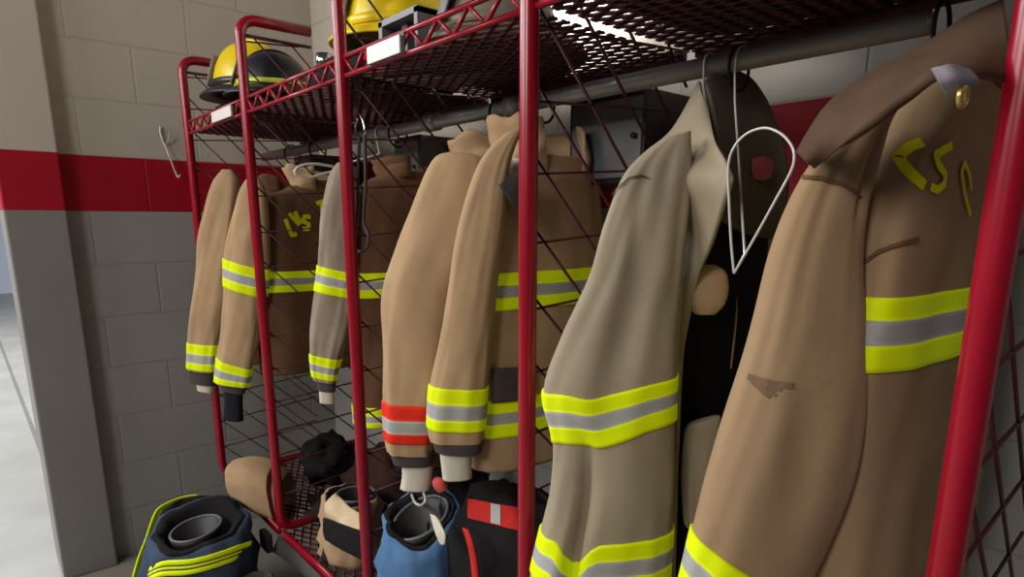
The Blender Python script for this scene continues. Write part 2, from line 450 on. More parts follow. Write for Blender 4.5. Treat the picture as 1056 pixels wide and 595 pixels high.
# ------------------------------------------------------------------ coats
def coat(name, label, x, sleeve, body, mats, bands=(), cuffs=(), bbands=(), tape=None, group='turnout coats hanging on the rod', bm=None):
    t = thing(name, label, 'coat', (x, YR, .9), group)
    main, bodymat = mats
    bmb = body.mesh(m=60, n=72); bo = bmb.build('coat_body', bodymat, t)
    smb = sleeve.mesh(m=80, n=60); so = smb.build('sleeve', main, t)
    for b in bands:
        sleeve.band(b[0], b[1], dip=b[2] if len(b) > 2 else None).build('reflective_band', [tape or YEL, SIL], so)
    for b in bbands:
        body.band(b[0], b[1], n=96).build('reflective_band', [b[2] if len(b) > 2 else YEL, SIL], bo)
    for surf, mat, nm, lb in cuffs:
        o = surf.mesh(m=14, n=40).build(nm, mat, so)
        if lb: o['label'] = lb
    MB().tube([(x + .02, YR + .03 * math.cos(a), ZR - .012 + .034 * math.sin(a)) for a in [2*PI*k/20 for k in range(20)]], .003, 6, closed=True).build('hanging_loop', BLACKC, t)
    return t, bo, so, bmb, smb
def find_t(sf, y, side=-1):
    """section index whose edge projects to image row y"""
    best = None
    for i in range(400):
        t = sf.T * i / 399; p = crv(sf.c, t) + crv(sf.h, t) * side; d = p - CAM
        yy = H/2 + SY - FP * d.dot(U) / d.dot(F)
        if best is None or abs(yy - y) < best[0]: best = (abs(yy - y), t)
    return best[1]
def find_z(sf, z):
    best = None
    for i in range(600):
        t = sf.T * i / 599; c = crv(sf.c, t)
        if best is None or abs(c.z - z) < best[0]: best = (abs(c.z - z), t)
    return best[1]
def std_body(x, yc=.27, hw=.26, th=.075, ztop=1.525, zs=1.50, hem=.86, **k):
    return body_surf([(ztop, x, yc + .01, .085, .06), (zs + .012, x, yc, .14, .064), (zs - .01, x, yc, hw * .78, .068), (zs - .06, x, yc, hw * .93, th),
                      (zs - .25, x, yc, hw, th * 1.05), (zs - .45, x, yc, hw * 1.02, th * 1.1), ((hem + zs - .45) / 2, x, yc, hw * 1.03, th * 1.15), (hem, x, yc, hw * 1.04, th * 1.2)], **k)
def collar(x, yc, z0, z1, r0, r1, mat, parent, gap=.5, seed=0, nm='collar', lean=0):
    rows = []
    for i in range(7):
        u = i / 6; r = r0 + (r1 - r0) * u; z = z0 + (z1 - z0) * u - .02 * u * u
        row = []
        for k in range(33):
            a = gap + (2*PI - 2*gap) * k / 32
            w = noise.noise(V((math.cos(a) * 2, math.sin(a) * 2, u * 2 + x * 9))) * .022
            row.append(V((x + math.cos(a) * (r * .75 + w) + lean * u, yc + math.sin(a) * (r * 1.05 + w), z + .012 * math.cos(a) * u + w)))
        rows.append(row)
    return solid(MB().loft(rows, closed=False).build(nm, mat, parent), .007)

# --- first bay: two tan coats
A = px_surf([(229,175,240,175),(219,190,247,190),(211,220,247,222),(204,260,244,262),(198,310,239,312),(194,345,232,348),(193,380,227,384)], (.25, -.035), seed=1)
Ab = std_body(.22, yc=.27, hw=.25, zs=1.47, seed=11)
Ac = px_surf([(195,378,225,382),(197,393,223,397)], (.25, -.035), seed=1, amp=.002); Aw = px_surf([(203,393,221,396),(204,402,220,405)], (.25, -.035), amp=.001)
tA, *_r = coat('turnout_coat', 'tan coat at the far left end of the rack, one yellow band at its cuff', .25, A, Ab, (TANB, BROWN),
     [(find_t(A, 352), find_t(A, 378))], [(Ac, DARKCUFF, 'cuff', 'charcoal cuff'), (Aw, KNIT, 'wristlet', 'white knit wristlet')], [(find_z(Ab, 1.22), find_z(Ab, 1.14))])
collar(.22, .27, 1.49, 1.56, .1, .115, BROWN, tA)
B = px_surf([(257,181,267,183),(247,198,275,204),(239,232,277,240),(233,266,276,278),(231,300,274,313),(229,335,268,348),(225,366,261,378),(222,393,257,399)], (.47, 0), seed=2)
Bb = std_body(.46, yc=.30, hw=.26, zs=1.48, seed=12)
Bc = px_surf([(225,391,255,398),(230,402,252,406)], (.47, 0), amp=.001); Bw = px_surf([(231,400,250,404),(232,415,250,418),(231,431,251,434)], (.47, 0), amp=.002)
zb1 = at(300, 291, 0, .54).z; zb2 = at(335, 402, 0, .54).z; zb3 = at(335, 432, 0, .54).z
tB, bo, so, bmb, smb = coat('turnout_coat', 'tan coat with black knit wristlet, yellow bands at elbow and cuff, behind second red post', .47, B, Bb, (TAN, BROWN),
     [(find_t(B, 266), find_t(B, 294)), (find_t(B, 368), find_t(B, 392))], [(Bc, DARKCUFF, 'cuff', 'charcoal cuff'), (Bw, BLACKK, 'wristlet', 'black knit wristlet')],
     [(find_z(Bb, zb1 + .035), find_z(Bb, zb1 - .035)), (find_z(Bb, zb2 + .035), find_z(Bb, zb2 - .035))])
collar(.46, .30, 1.49, 1.585, .1, .12, TAN, tB)
bv = bmb.bvh(); lt = MB()
for st in ([(294,226),(301,243),(306,241)], [(298,220),(309,232)], [(304,218),(310,231)], [(320,224),(314,223),(312,228),(318,231),(318,236),(312,236)], [(326,210),(336,207)], [(331,209),(333,229)]):
    lt = decal_line(bv, densify(st), .014)
    if lt.v: lt.build('letter', LETTER, bo)
lt = decal_line(bv, densify([(318,427),(318,418),(326,427),(326,417)]), .008)
if lt.v: lt.build('letter', LETTER, bo)

# --- second bay: grey tan coat
Cs = px_surf([(348,168,364,168),(340,182,368,182),(333,215,369,218),(330,250,368,255),(328,275,367,284),(323,310,364,318),(320,345,357,350),(321,372,349,378),(324,392,346,395)], (1.0, .05), seed=3)
Cb = std_body(1.02, yc=.33, hw=.22, zs=1.49, hem=.8, seed=13)
Cc = px_surf([(326,390,346,393),(328,402,346,404)], (1.0, .05), amp=.001); Cw = px_surf([(329,400,345,402),(330,415,345,416)], (1.0, .05), amp=.001)
zc1 = at(385, 296, 0, 1.1).z; zc2 = at(357, 432, 1, .09).z
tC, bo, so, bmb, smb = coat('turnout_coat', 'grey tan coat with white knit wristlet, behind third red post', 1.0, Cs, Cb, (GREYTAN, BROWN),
     [(find_t(Cs, 273), find_t(Cs, 299)), (find_t(Cs, 364), find_t(Cs, 388))], [(Cc, DARKCUFF, 'cuff', 'charcoal cuff'), (Cw, KNIT, 'wristlet', 'white knit wristlet')],
     [(find_z(Cb, zc1 + .035), find_z(Cb, zc1 - .035)), (find_z(Cb, zc2 + .045), find_z(Cb, zc2 - .03))])
collar(1.02, .33, 1.5, 1.575, .1, .115, BROWN, tC)

# --- third bay: two tan coats
D = px_surf([(462,157,486,158),(446,166,505,170),(425,212,505,216),(405,268,497,272),(396,302,488,304),(395,350,475,352),(396,400,463,402),(397,450,449,452),(399,465,448,467)], (1.45, .035), seed=4)
Db = std_body(1.40, yc=.33, hw=.24, hem=.8, zs=1.5, seed=14)
Dc = px_surf([(401,462,448,464),(406,477,447,478)], (1.45, .035), amp=.001); Dw = px_surf([(414,474,446,475),(415,490,446,490),(413,503,444,504)], (1.45, .035), amp=.001)
tD, bo, so, bmb, smb = coat('turnout_coat', 'tan coat with red and silver band above its white wristlet', 1.45, D, Db, (TAN, BROWN),
     [(find_t(D, 413), find_t(D, 452))], [(Dc, DARKCUFF, 'cuff', 'charcoal cuff'), (Dw, KNIT, 'wristlet', 'white knit wristlet')],
     [(find_z(Db, 1.22), find_z(Db, 1.14), RED_T)], tape=RED_T)
collar(1.40, .33, 1.5, 1.59, .1, .12, TAN, tD)
Es = px_surf([(521,138,543,130),(502,156,532,150),(487,184,524,180),(472,240,518,238),(462,295,511,296),(453,350,507,352),(444,395,503,398),(441,438,500,440),(443,453,499,454)], (1.6, .06), seed=5, amp=.004)
Eb = std_body(1.60, yc=.30, hw=.19, th=.055, hem=.84, zs=1.49, seed=15)
Ec = px_surf([(445,450,500,452),(449,464,497,466)], (1.6, .06), amp=.001); Ew = px_surf([(453,461,486,462),(455,478,486,478),(457,494,487,492)], (1.6, .06), amp=.001)
ze1 = at(522, 304, 0, 1.69).z; ze2 = at(522, 440, 0, 1.69).z
tE, bo, so, bmb, smb = coat('turnout_coat', 'tan coat with yellow cuff band and dark chest flap, left of the fourth red post', 1.6, Es, Eb, (TAN, TANB),
     [(find_t(Es, 396), find_t(Es, 439))], [(Ec, DARKCUFF, 'cuff', 'charcoal cuff'), (Ew, KNIT, 'wristlet', 'white knit wristlet')],
     [(find_z(Eb, ze1 + .04), find_z(Eb, ze1 - .04)), (find_z(Eb, ze2 + .042), find_z(Eb, ze2 - .042))])
collar(1.60, .30, 1.49, 1.61, .1, .115, TAN, tE, lean=-.02)
bv = bmb.bvh()
p = decal_quad(bv, [(507,380),(552,378),(552,412),(507,416)], off=.008)
if p.v: solid(p.build('pocket', DARKCUFF, bo), .004)
p = decal_quad(bv, [(508,182),(552,174),(552,238),(530,214)], off=.055)
if p.v: solid(p.build('chest_flap', DARKCUFF, bo), .004)
p = decal_quad(bv, [(529,150),(540,150),(540,176),(529,176)], off=.02)
if p.v: p.build('white_tag', WHITEP, bo)

# --- fourth bay: khaki coat hanging open
def ffold(t, cx, sy):
    if sy < 0: return 0
    g = math.exp(-((cx + .42) / .10) ** 2) * max(0, min(1, (t - 6.6) / 2)) * -.03
    g += math.exp(-((cx + .35 - .08 * (t - 1)) / .14) ** 2) * max(0, 1 - abs(t - 3.6) / 2) * -.008
    g += math.exp(-((cx - .25 + .05 * t) / .16) ** 2) * max(0, 1 - abs(t - 5) / 2.5) * -.008
    return g
Fs = px_surf([(684,143,712,135),(660,161,711,153),(641,184,710,178),(624,228,707,224),(605,288,703,284),(578,345,700,340),(560,402,698,384),(569,450,697,424),(567,500,695,492),(556,552,691,546),(546,598,688,598),(536,650,684,650)],
             (2.05, 0), seed=6, amp=.005, thick=.5, fold=ffold)
Fb = std_body(2.01, yc=.30, hw=.235, th=.055, zs=1.47, hem=.8, seed=16)
def fdip(cx, sy): return .14 * math.exp(-((cx + .2) / .3) ** 2)
def fdip2(cx, sy): return .55 * math.exp(-((cx + .42) / .18) ** 2) if sy > 0 else 0
tF, bo, so, bmb, smb = coat('turnout_coat', 'khaki coat hanging open with yellow elbow band, right of the fourth red post', 2.05, Fs, Fb, (OLIVE, OLIVE),
     [(6.0, 7.05, fdip), (find_t(Fs, 547), find_t(Fs, 547) + .95, fdip2)], [], [(find_z(Fb, 1.18), find_z(Fb, 1.1))])
# black lining seen in the open front, khaki front panel with lapel, grey inner collar
solid(patch([[(698,222,2.06),(730,215,2.09),(765,222,2.09),(796,226,2.08)],[(694,230,2.07),(730,230,2.10),(765,240,2.11),(792,240,2.09)],[(692,330,2.07),(725,330,2.10),(755,335,2.11),(785,335,2.09)],
              [(690,440,2.07),(720,440,2.11),(745,440,2.11),(775,440,2.09)],[(688,600,2.07),(715,600,2.11),(740,600,2.11),(765,600,2.09)]], 0).build('lining', LINER, bo), .004)
solid(patch([[(722,84,2.02),(724,96,2.05),(729,112,2.08)],[(694,134,2.03),(718,130,2.09),(738,146,2.15)],[(664,160,2.02),(716,156,2.11),(750,168,2.19)],[(656,180,2.04),(716,182,2.14),(755,186,2.21)],
              [(676,210,2.07),(715,214,2.13),(746,214,2.19)],[(690,250,2.08),(714,250,2.12),(733,254,2.16)],[(692,300,2.08),(704,300,2.11),(716,300,2.12)],[(692,380,2.08),(698,380,2.1),(703,380,2.11)],[(690,470,2.08),(695,470,2.1),(699,470,2.11)],[(686,600,2.08),(691,600,2.1),(695,600,2.11)]], 0).build('front_panel', OLIVE, bo), .006)
solid(patch([[(726,84,2.03),(745,72,2.03),(772,80,2.04),(790,104,2.06)],[(733,112,2.08),(755,108,2.06),(785,118,2.07),(806,146,2.09)],[(740,150,2.12),(762,150,2.10),(790,155,2.09),(812,185,2.10)],
              [(752,190,2.14),(768,195,2.12),(790,200,2.11),(808,218,2.11)],[(745,228,2.14),(762,238,2.13),(778,244,2.12),(794,246,2.11)]], 0).build('inner_collar', OLIVED, tF), .006)
ic = patch([[(776,164,2.105),(788,161,2.105),(797,166,2.105)],[(775,174,2.115),(787,172,2.115),(797,176,2.115)],[(777,184,2.12),(787,186,2.12),(795,183,2.12)]], 0).build('inner_label', PINK, tF); ic['label'] = 'small pink label'
gl = px_surf([(722,273,738,273,.4),(710,281,749,281,.4),(705,298,752,298,.4),(708,314,748,314,.4),(718,324,738,324,.4)], (2.12, .13), amp=.002).mesh(m=20, n=32, tuck=False).build('lining_patch', TANB, tF); gl['label'] = 'round tan patch of the lining'
lp = px_surf([(712,436,742,428,.3),(706,446,744,438,.3),(704,490,742,490,.3),(706,535,738,535,.3),(712,546,732,546,.3)], (2.12, .12), amp=.004).mesh(m=20, n=32, tuck=False).build('lining_patch', OLIVE, tF); lp['label'] = 'long khaki inner pocket'
# seam lines on the sleeve
bv = smb.bvh(); sm = MB()
decal_line(bv, densify([(620,232),(628,212),(637,196),(648,185),(660,181),(669,184)]), .0028, sm)
if sm.v: sm.build('seam', OLIVED, so)
# the other far sleeve edge of tan cloth behind the hanger
solid(patch([[(757,282,2.11),(766,280,2.1),(774,284,2.09)],[(758,320,2.11),(766,320,2.1),(775,320,2.09)],[(752,380,2.11),(760,380,2.1),(770,380,2.09)]], 0).build('front_edge', TANB, bo), .005)

# --- fourth bay: large tan coat nearest the camera
def gfold(t, cx, sy):
    if sy < 0: return 0
    return -.012 * math.exp(-((cx - .55) / .12) ** 2) * max(0, 1 - abs(t - 2.2) / 1.4) - .006 * math.exp(-((cx + .1 - .15 * (t - 6)) / .2) ** 2) * max(0, 1 - abs(t - 6.5) / 1.5)
Gs = px_surf([(915,100,942,90),(872,132,918,124),(841,164,905,166),(817,206,894,210),(797,260,889,264),(778,330,891,336),(757,400,888,420),(733,480,868,508),(715,548,822,612),(702,602,790,664),(692,650,770,712)],
             (2.33, -.025), seed=7, amp=.0028, thick=.55, fold=gfold)
Gb = body_surf([(1.565, 2.37, .32, .05, .03), (1.545, 2.37, .31, .13, .045), (1.50, 2.37, .30, .20, .055), (1.42, 2.37, .295, .255, .06), (1.3, 2.37, .29, .275, .064), (1.1, 2.372, .29, .275, .07), (.9, 2.375, .29, .275, .07), (.78, 2.375, .29, .28, .075)], seed=17, amp=.007, e=.68)
zg = at(900, 350, 1, -.02).z
tG, bo, so, bmb, smb = coat('turnout_coat', 'large tan coat with yellow lettering on its back, left of rightmost red post', 2.33, Gs, Gb, (TANG, TANG),
     [(8.0, 9.0)], [], [(find_z(Gb, zg + .037), find_z(Gb, zg - .043))])
bv = bmb.bvh(); lt = MB()
for st, w in (([(950,148),(938,152),(925,163),(931,172),(940,182),(951,192)], .012), ([(979,150),(971,155),(963,160),(965,170),(972,180),(971,190),(964,196),(957,193)], .009), ([(998,222),(992,200),(989,178),(992,168),(997,180),(999,196)], .006)):
    lt = decal_line(bv, densify(st), w)
    if lt.v: lt.build('letter', LETTER, bo)
sm = MB()
decal_line(bv, densify([(888,272),(905,260),(920,254),(945,246)]), .004, sm)
if sm.v: sm.build('seam', BROWN, bo)
bs = smb.bvh(); sm = MB()
decal_line(bs, densify([(818,183),(845,184),(868,190),(884,200)]), .004, sm)
if sm.v: sm.build('seam', BROWN, so)
sm = MB()
for k, st in enumerate(([(771,388),(786,393),(800,396),(818,398)], [(776,393),(785,402),(794,409)], [(788,396),(795,404),(800,408)], [(774,390),(790,399),(806,401)])): decal_line(bs, densify(st), (.007, .005, .004, .006)[k], sm, off=.0012)
if sm.v: sm.build('scuff_mark', STAIN, so)
# standing collar with its lilac tab and brass ring
cl = solid(patch([[(824,158,2.33),(850,116,2.36),(880,88,2.37),(918,66,2.38),(960,44,2.39),(1000,18,2.40),(1035,2,2.42)],
            [(832,164,2.35),(858,134,2.38),(890,108,2.40),(925,84,2.42),(965,60,2.43),(1005,42,2.45),(1038,36,2.47)],
            [(840,170,2.35),(868,152,2.39),(900,128,2.42),(935,102,2.44),(968,78,2.46),(1008,76,2.48),(1040,84,2.49)]], 0).build('collar', BROWND, tG), .008)
solid(patch([[(962,70,2.475),(978,68,2.485),(1000,74,2.49)],[(970,84,2.48),(985,80,2.49),(1006,82,2.495)],[(977,96,2.48),(990,90,2.49),(1010,85,2.495)]], 0).build('collar_tab', LILAC, cl), .004)
rc = at(993, 100, 0, 2.492)
MB().tube([rc + V((0, .0075 * math.cos(a), .0065 * math.sin(a))) for a in [2*PI*k/20 for k in range(20)]], .0026, 8, closed=True).build('ring', plain('brass', (188, 160, 96), .35, .7), cl)

# ------------------------------------------------------------------ hangers and hooks
def pxpath(pts, ax, v, n=40, smooth=True):
    P = [at(x, y, ax, v) for x, y in pts]; return smooth_path(P, n) if smooth else P
hg = MB(); hx = at(766, 60, 1, YR).x
arch = pxpath([(757,282),(754,250),(752,210),(751,172),(757,152),(770,138),(788,132),(804,137),(815,148),(819,160),(816,176),(800,206),(780,242),(757,282)], 1, .04, 80)
hg.tube(arch, .0017, 8)
tW = thing('wire_hanger', 'bent silver wire hanger swinging between the khaki coat and large tan coat', 'hanger', (2.13, .2, 1.3))
hg.build('wire_loop', WIRE, tW)
hk = [V((hx, YR + .02 * math.cos(a), ZR + .0 + .02 * math.sin(a))) for a in [math.radians(d) for d in range(-40, 181, 20)]]
pz = at(768, 262, 1, .04)
MB().tube(hk[::1] + [V((hx, YR - .021, ZR - .02))] + [V((hx, YR - .024, ZR - .03)).lerp(V((pz.x, .04, pz.z)), k / 6) for k in range(1, 7)] + [at(757, 282, 1, .04)], .0017, 8).build('hook', WIRE, tW)
tH = thing('wire_hanger', 'silver wire hanger hook over the rod at the khaki coat collar', 'hanger', (2.02, YR, 1.58))
MB().tube([V((2.018, YR + .02 * math.cos(a), ZR + .02 * math.sin(a))) for a in [math.radians(d) for d in range(-30, 181, 15)]] + [V((2.018, YR - .018, ZR - .03)), V((2.018, YR - .005, ZR - .06)), V((2.018, YR - .003, ZR - .1))], .002, 8).build('hook', WIRE, tH)
MB().tube([(2.018, YR - .19, 1.45), (2.018, YR - .1, 1.51), (2.018, YR - .003, 1.545), (2.018, YR + .1, 1.51), (2.018, YR + .19, 1.45), (2.018, YR - .19, 1.45)], .002, 8).build('wire_loop', WIRE, tH)
tK = thing('plastic_hanger', 'white hanger arm showing above the grey tan coat', 'hanger', (.9, .2, 1.5))
MB().tube(pxpath([(352,176),(338,178),(320,183),(308,181),(304,177),(310,171),(325,169),(345,172)], 0, .93, 40), .0035, 8).build('hanger_arm', WHITEW, tK)
P = at(345, 172, 0, .93)
MB().tube([P, V((.93, YR - .01, 1.58)), V((.93, YR - .021, ZR))] + [V((.93, YR - .021 * math.cos(a), ZR + .021 * math.sin(a))) for a in [math.radians(d) for d in range(20, 181, 20)]], .0028, 8).build('hook', WHITEW, tK)
tL = thing('wall_hook', 'thin silver wire hook on the block wall left of the rack', 'hook', (-GW, -.02, 1.6))
wp = [at(165, 130, 0, -GW + .01), at(166, 140, 0, -GW + .012), at(171, 152, 0, -GW + .02), at(176, 165, 0, -GW + .03), at(183, 182, 0, -GW + .035), at(186, 180, 0, -GW + .05)]
MB().tube(smooth_path(wp, 24), .0032, 8).build('wire', WIRE, tL)
MB().tube(smooth_path([at(165, 131, 0, -GW + .004), at(170, 148, 0, -GW + .003), at(174, 143, 0, -GW + .02), at(175, 136, 0, -GW + .03)], 20), .003, 8).build('wire', WIRE, tL)
# strap with snap clip
tS = thing('snap_strap', 'dark cord loop with chrome snap clip hanging right of the third red post', 'strap', (1.29, .02, 1.3))
cx = .025
MB().tube(smooth_path([at(369, 122, 1, cx), at(366, 132, 1, cx), at(370, 142, 1, cx), at(376, 138, 1, cx), at(375, 126, 1, cx), at(371, 118, 1, cx)], 40), .0035, 8).build('snap_clip', CHROME, tS)
MB().tube(smooth_path([at(371, 140, 1, cx), at(369, 180, 1, cx), at(368, 225, 1, cx), at(364, 240, 1, cx), at(365, 254, 1, cx), at(372, 260, 1, cx), at(379, 254, 1, cx), at(380, 242, 1, cx), at(375, 228, 1, cx), at(377, 190, 1, cx), at(376, 140, 1, cx)], 70), .0042, 8).build('cord', CORD, tS)

# ------------------------------------------------------------------ black lock boxes on the wall
def lockbox(px, Yf, w, h, d, label):
    a = at(px[0], px[1], 1, Yf); t = thing('lock_box', label, 'box', (a.x + w / 2, Yf + d / 2, a.z - h), 'black lock boxes on the rear wall')
    x0, x1, z1, z0 = a.x, a.x + w, a.z, a.z - h
    bevel(MB().box((x0, Yf, z0), (x1, RW, z1)).build('case', BLACKP, t, False), .004)
    dr = bevel(MB().box((x0 + .014, Yf - .006, z0 + .012), (x1 - .004, Yf, z1 - .016)).build('door', GREYP, t, False), .002)
    MB().tube([(x1 - .02, Yf - .014, (z0 + z1) / 2), (x1 - .02, Yf - .005, (z0 + z1) / 2)], .006, 12).build('knob', BLACKP, dr)
lockbox((588, 104), .40, .215, .19, .2, 'black box with grey door on the rear wall, right of the fourth red post')
lockbox((406, 143), .40, .15, .19, .2, 'black box with grey door on rear wall, left of the red banded coat')
lockbox((303, 162), .40, .17, .19, .2, 'black box with grey door on the rear wall, behind the white hanger arm')

# ------------------------------------------------------------------ things on the top shelf
SZ = ZS + .004
def helmet(loc, rz, mats, label, sc=1, tilt=0, bits='full', h=.14):
    shell, brim, trim = mats; t = thing('fire_helmet', label, 'helmet', loc, None)
    M = Matrix.Translation(V(loc)) @ Matrix.Rotation(rz, 4, 'Z') @ Matrix.Rotation(tilt, 4, 'Y') @ Matrix.Scale(sc, 4)
    X = lambda p: M @ V(p)
    rings = []
    for i in range(13):
        u = i / 12 * PI / 2; r = []
        for k in range(48):
            a = 2*PI*k/48; rid = 1 + .035 * max(0, math.cos(4 * a)) * math.cos(u) ** .3
            r.append(X((.135 * math.cos(a) * math.cos(u) ** .75 * rid, .108 * math.sin(a) * math.cos(u) ** .75 * rid, .03 + h * math.sin(u) ** 1.05)))
        rings.append(r)
    c = MB().loft(rings, False, True).build('crown', shell, t)
    MB().tube([X((.13 * math.cos(a), 0, .034 + (h + .004) * math.sin(a))) for a in [PI * k / 20 for k in range(21)]], .007 * sc, 8).build('ridge', shell, c)
    rr = []
    for s, z in ((.98, .04), (1.12, .034), (1.28, .022), (1.36, .012), (1.36, .006), (1.1, .02), (.95, .028)):
        rr.append([X((.135 * s * math.cos(a) * (1.16 if math.cos(a) < 0 else 1), .108 * s * math.sin(a), z - (.02 * max(0, -math.cos(a)) * (s - 1)))) for a in [2*PI*k/48 for k in range(48)]])
    MB().loft(rr + [rr[0]]).build('brim', brim, t)
    tr = MB()
    tr.loft([[X((.139 * math.cos(a) * q, .112 * math.sin(a) * q, z)) for a in [2*PI*k/48 for k in range(48)]] for q, z in ((1.0, .04), (1.025, .042), (1.02, .06), (.985, .062))])
    tr.build('trim_band', trim, t)
    solid(MB().loft([[X((.15 - .035 * v, .045 * (u - 1) * (1 - .25 * abs(v - .4)), .05 + .1 * v)) for u in (0, .5, 1, 1.5, 2)] for v in (0, .25, .5, .75, 1)], closed=False).build('front_shield', LGREYP, t), .005)
    return t
def onshelf(x, y, Y):
    p = at(x, y, 1, Y); return p
p = at(248, 88, 1, .13)
helmet((.27, .15, SZ + .088), math.radians(215), (YELP, DARKH, DARKH), 'yellow helmet with black brim on the top shelf, nearest the block wall', h=.16)
helmet((.50, .14, SZ + .058), math.radians(250), (DARKH, DARKH, LIMEP), 'black helmet with lime trim on the top shelf, right of the second post', sc=.85)
helmet((1.16, .22, SZ + .1), math.radians(240), (YELP, YELP, YELP), 'bright yellow helmet on the top shelf, right of the third post', h=.17)
helmet((1.62, .16, SZ), math.radians(250), (OLIVEP, OLIVEP, OLIVEP), 'olive grey helmet on the top shelf, left of the fourth post', sc=.85)
# grey visor case
vx0, vx1 = 1.37, 1.52
tV = thing('equipment_case', 'grey open fronted case on the top shelf behind the white name plate', 'case', ((vx0 + vx1) / 2, .08, SZ))
vc = MB()
for lo, hi in (((vx0, .03, SZ), (vx0 + .014, .14, SZ + .085)), ((vx1 - .012, .03, SZ), (vx1, .14, SZ + .085)), ((vx0, .03, SZ + .075), (vx1, .14, SZ + .087)), ((vx0, .03, SZ), (vx1, .14, SZ + .008)), ((vx0, .13, SZ), (vx1, .14, SZ + .085))): vc.box(lo, hi)
vc.build('shell', LGREYP, tV, False)
MB().box((vx0 + .06, .05, SZ + .008), (vx0 + .08, .13, SZ + .075)).build('partition', GREYP, tV, False)
tR = thing('red_bottle', 'small red bottle lying on the top shelf beside the grey case', 'bottle', (1.30, .06, SZ))
MB().tube([(1.285, .05, SZ + .025), (1.29, .052, SZ + .025), (1.335, .07, SZ + .025), (1.342, .073, SZ + .025)], [.018, .025, .025, .018], 20).build('bottle_body', REDLID, tR)
MB().tube([(1.342, .073, SZ + .025), (1.356, .079, SZ + .025)], .012, 16).build('cap', BLACKP, tR)
tT = thing('flashlight', 'chrome flashlight standing on the top shelf, left of the third post', 'flashlight', (1.0, .1, SZ))
fp = at(334, 52, 1, .1)
MB().tube([(fp.x, .1, SZ), (fp.x, .1, SZ + .07)], .014, 18).build('barrel', LGREYP, tT)
MB().tube([(fp.x, .1, SZ + .07), (fp.x, .1, SZ + .085), (fp.x, .1, SZ + .11)], [.014, .022, .022], 18).build('head', CHROME, tT)

def lump(c, d, seed, amp=.25, squash=True, n=36, m=16, fr=2.2, e=.85):
    mb = MB(); rings = []
    for i in range(m + 1):
        u = -PI/2 + PI * i / m; r = []
        for k in range(n):
            a = 2*PI*k/n; q = V((math.cos(a) * math.cos(u), math.sin(a) * math.cos(u), math.sin(u)))
            s = 1 + amp * noise.noise(q * fr + V((seed * 3.1, seed, 0))) + amp * .5 * noise.noise(q * fr * 2.4 + V((seed, 0, seed * 2)))
            z = q.z * s
            if squash: z = max(z, -.72)
            r.append(V((c[0] + d[0] * spow(q.x, e) * s, c[1] + d[1] * spow(q.y, e) * s, c[2] + d[2] * z)))
        rings.append(r)
    return mb.loft(rings, True, True)
def bag(c, d, label, seed, mat=BLACKC, base=SZ):
    t = thing('gear_bag', label, 'bag', (c[0], c[1], base))
    lump((c[0], c[1], base + d[2] * .72), d, seed, .08, e=.5).build('bag_body', mat, t)
    MB().tube(smooth_path([(c[0] - d[0] * .5, c[1] - d[1] * .35, base + d[2] * 1.4), (c[0] - d[0] * .2, c[1] - d[1] * .4, base + d[2] * 1.85), (c[0] + d[0] * .2, c[1] - d[1] * .4, base + d[2] * 1.85), (c[0] + d[0] * .5, c[1] - d[1] * .35, base + d[2] * 1.4)], 24), .008, 8).build('handle', BLACKC, t)
    MB().tube(smooth_path([(c[0] - d[0] * .7, c[1], base + d[2] * 1.62), (c[0], c[1], base + d[2] * 1.74), (c[0] + d[0] * .7, c[1], base + d[2] * 1.62)], 20), .005, 6).build('zipper', GREYP, t)
bag((2.19, .225, 0), (.28, .215, .145), 'black gear bag on the top shelf above the khaki and large tan coats', 3)  # bag enlarged to keep light off the rear wall below the shelf
bag((1.06, .22, 0), (.19, .16, .06), 'low black gear bag under the bright yellow helmet on the top shelf', 5)
bag((1.45, .33, 0), (.15, .09, .05), 'small black pouch bag on the top shelf behind the grey case', 8)
bag((.24, .18, 0), (.13, .14, .052), 'black bag under the yellow and black helmet on the top shelf', 9)
bag((.5, .2, 0), (.1, .16, .034), 'flat black bag under the helmet with lime trim', 12)

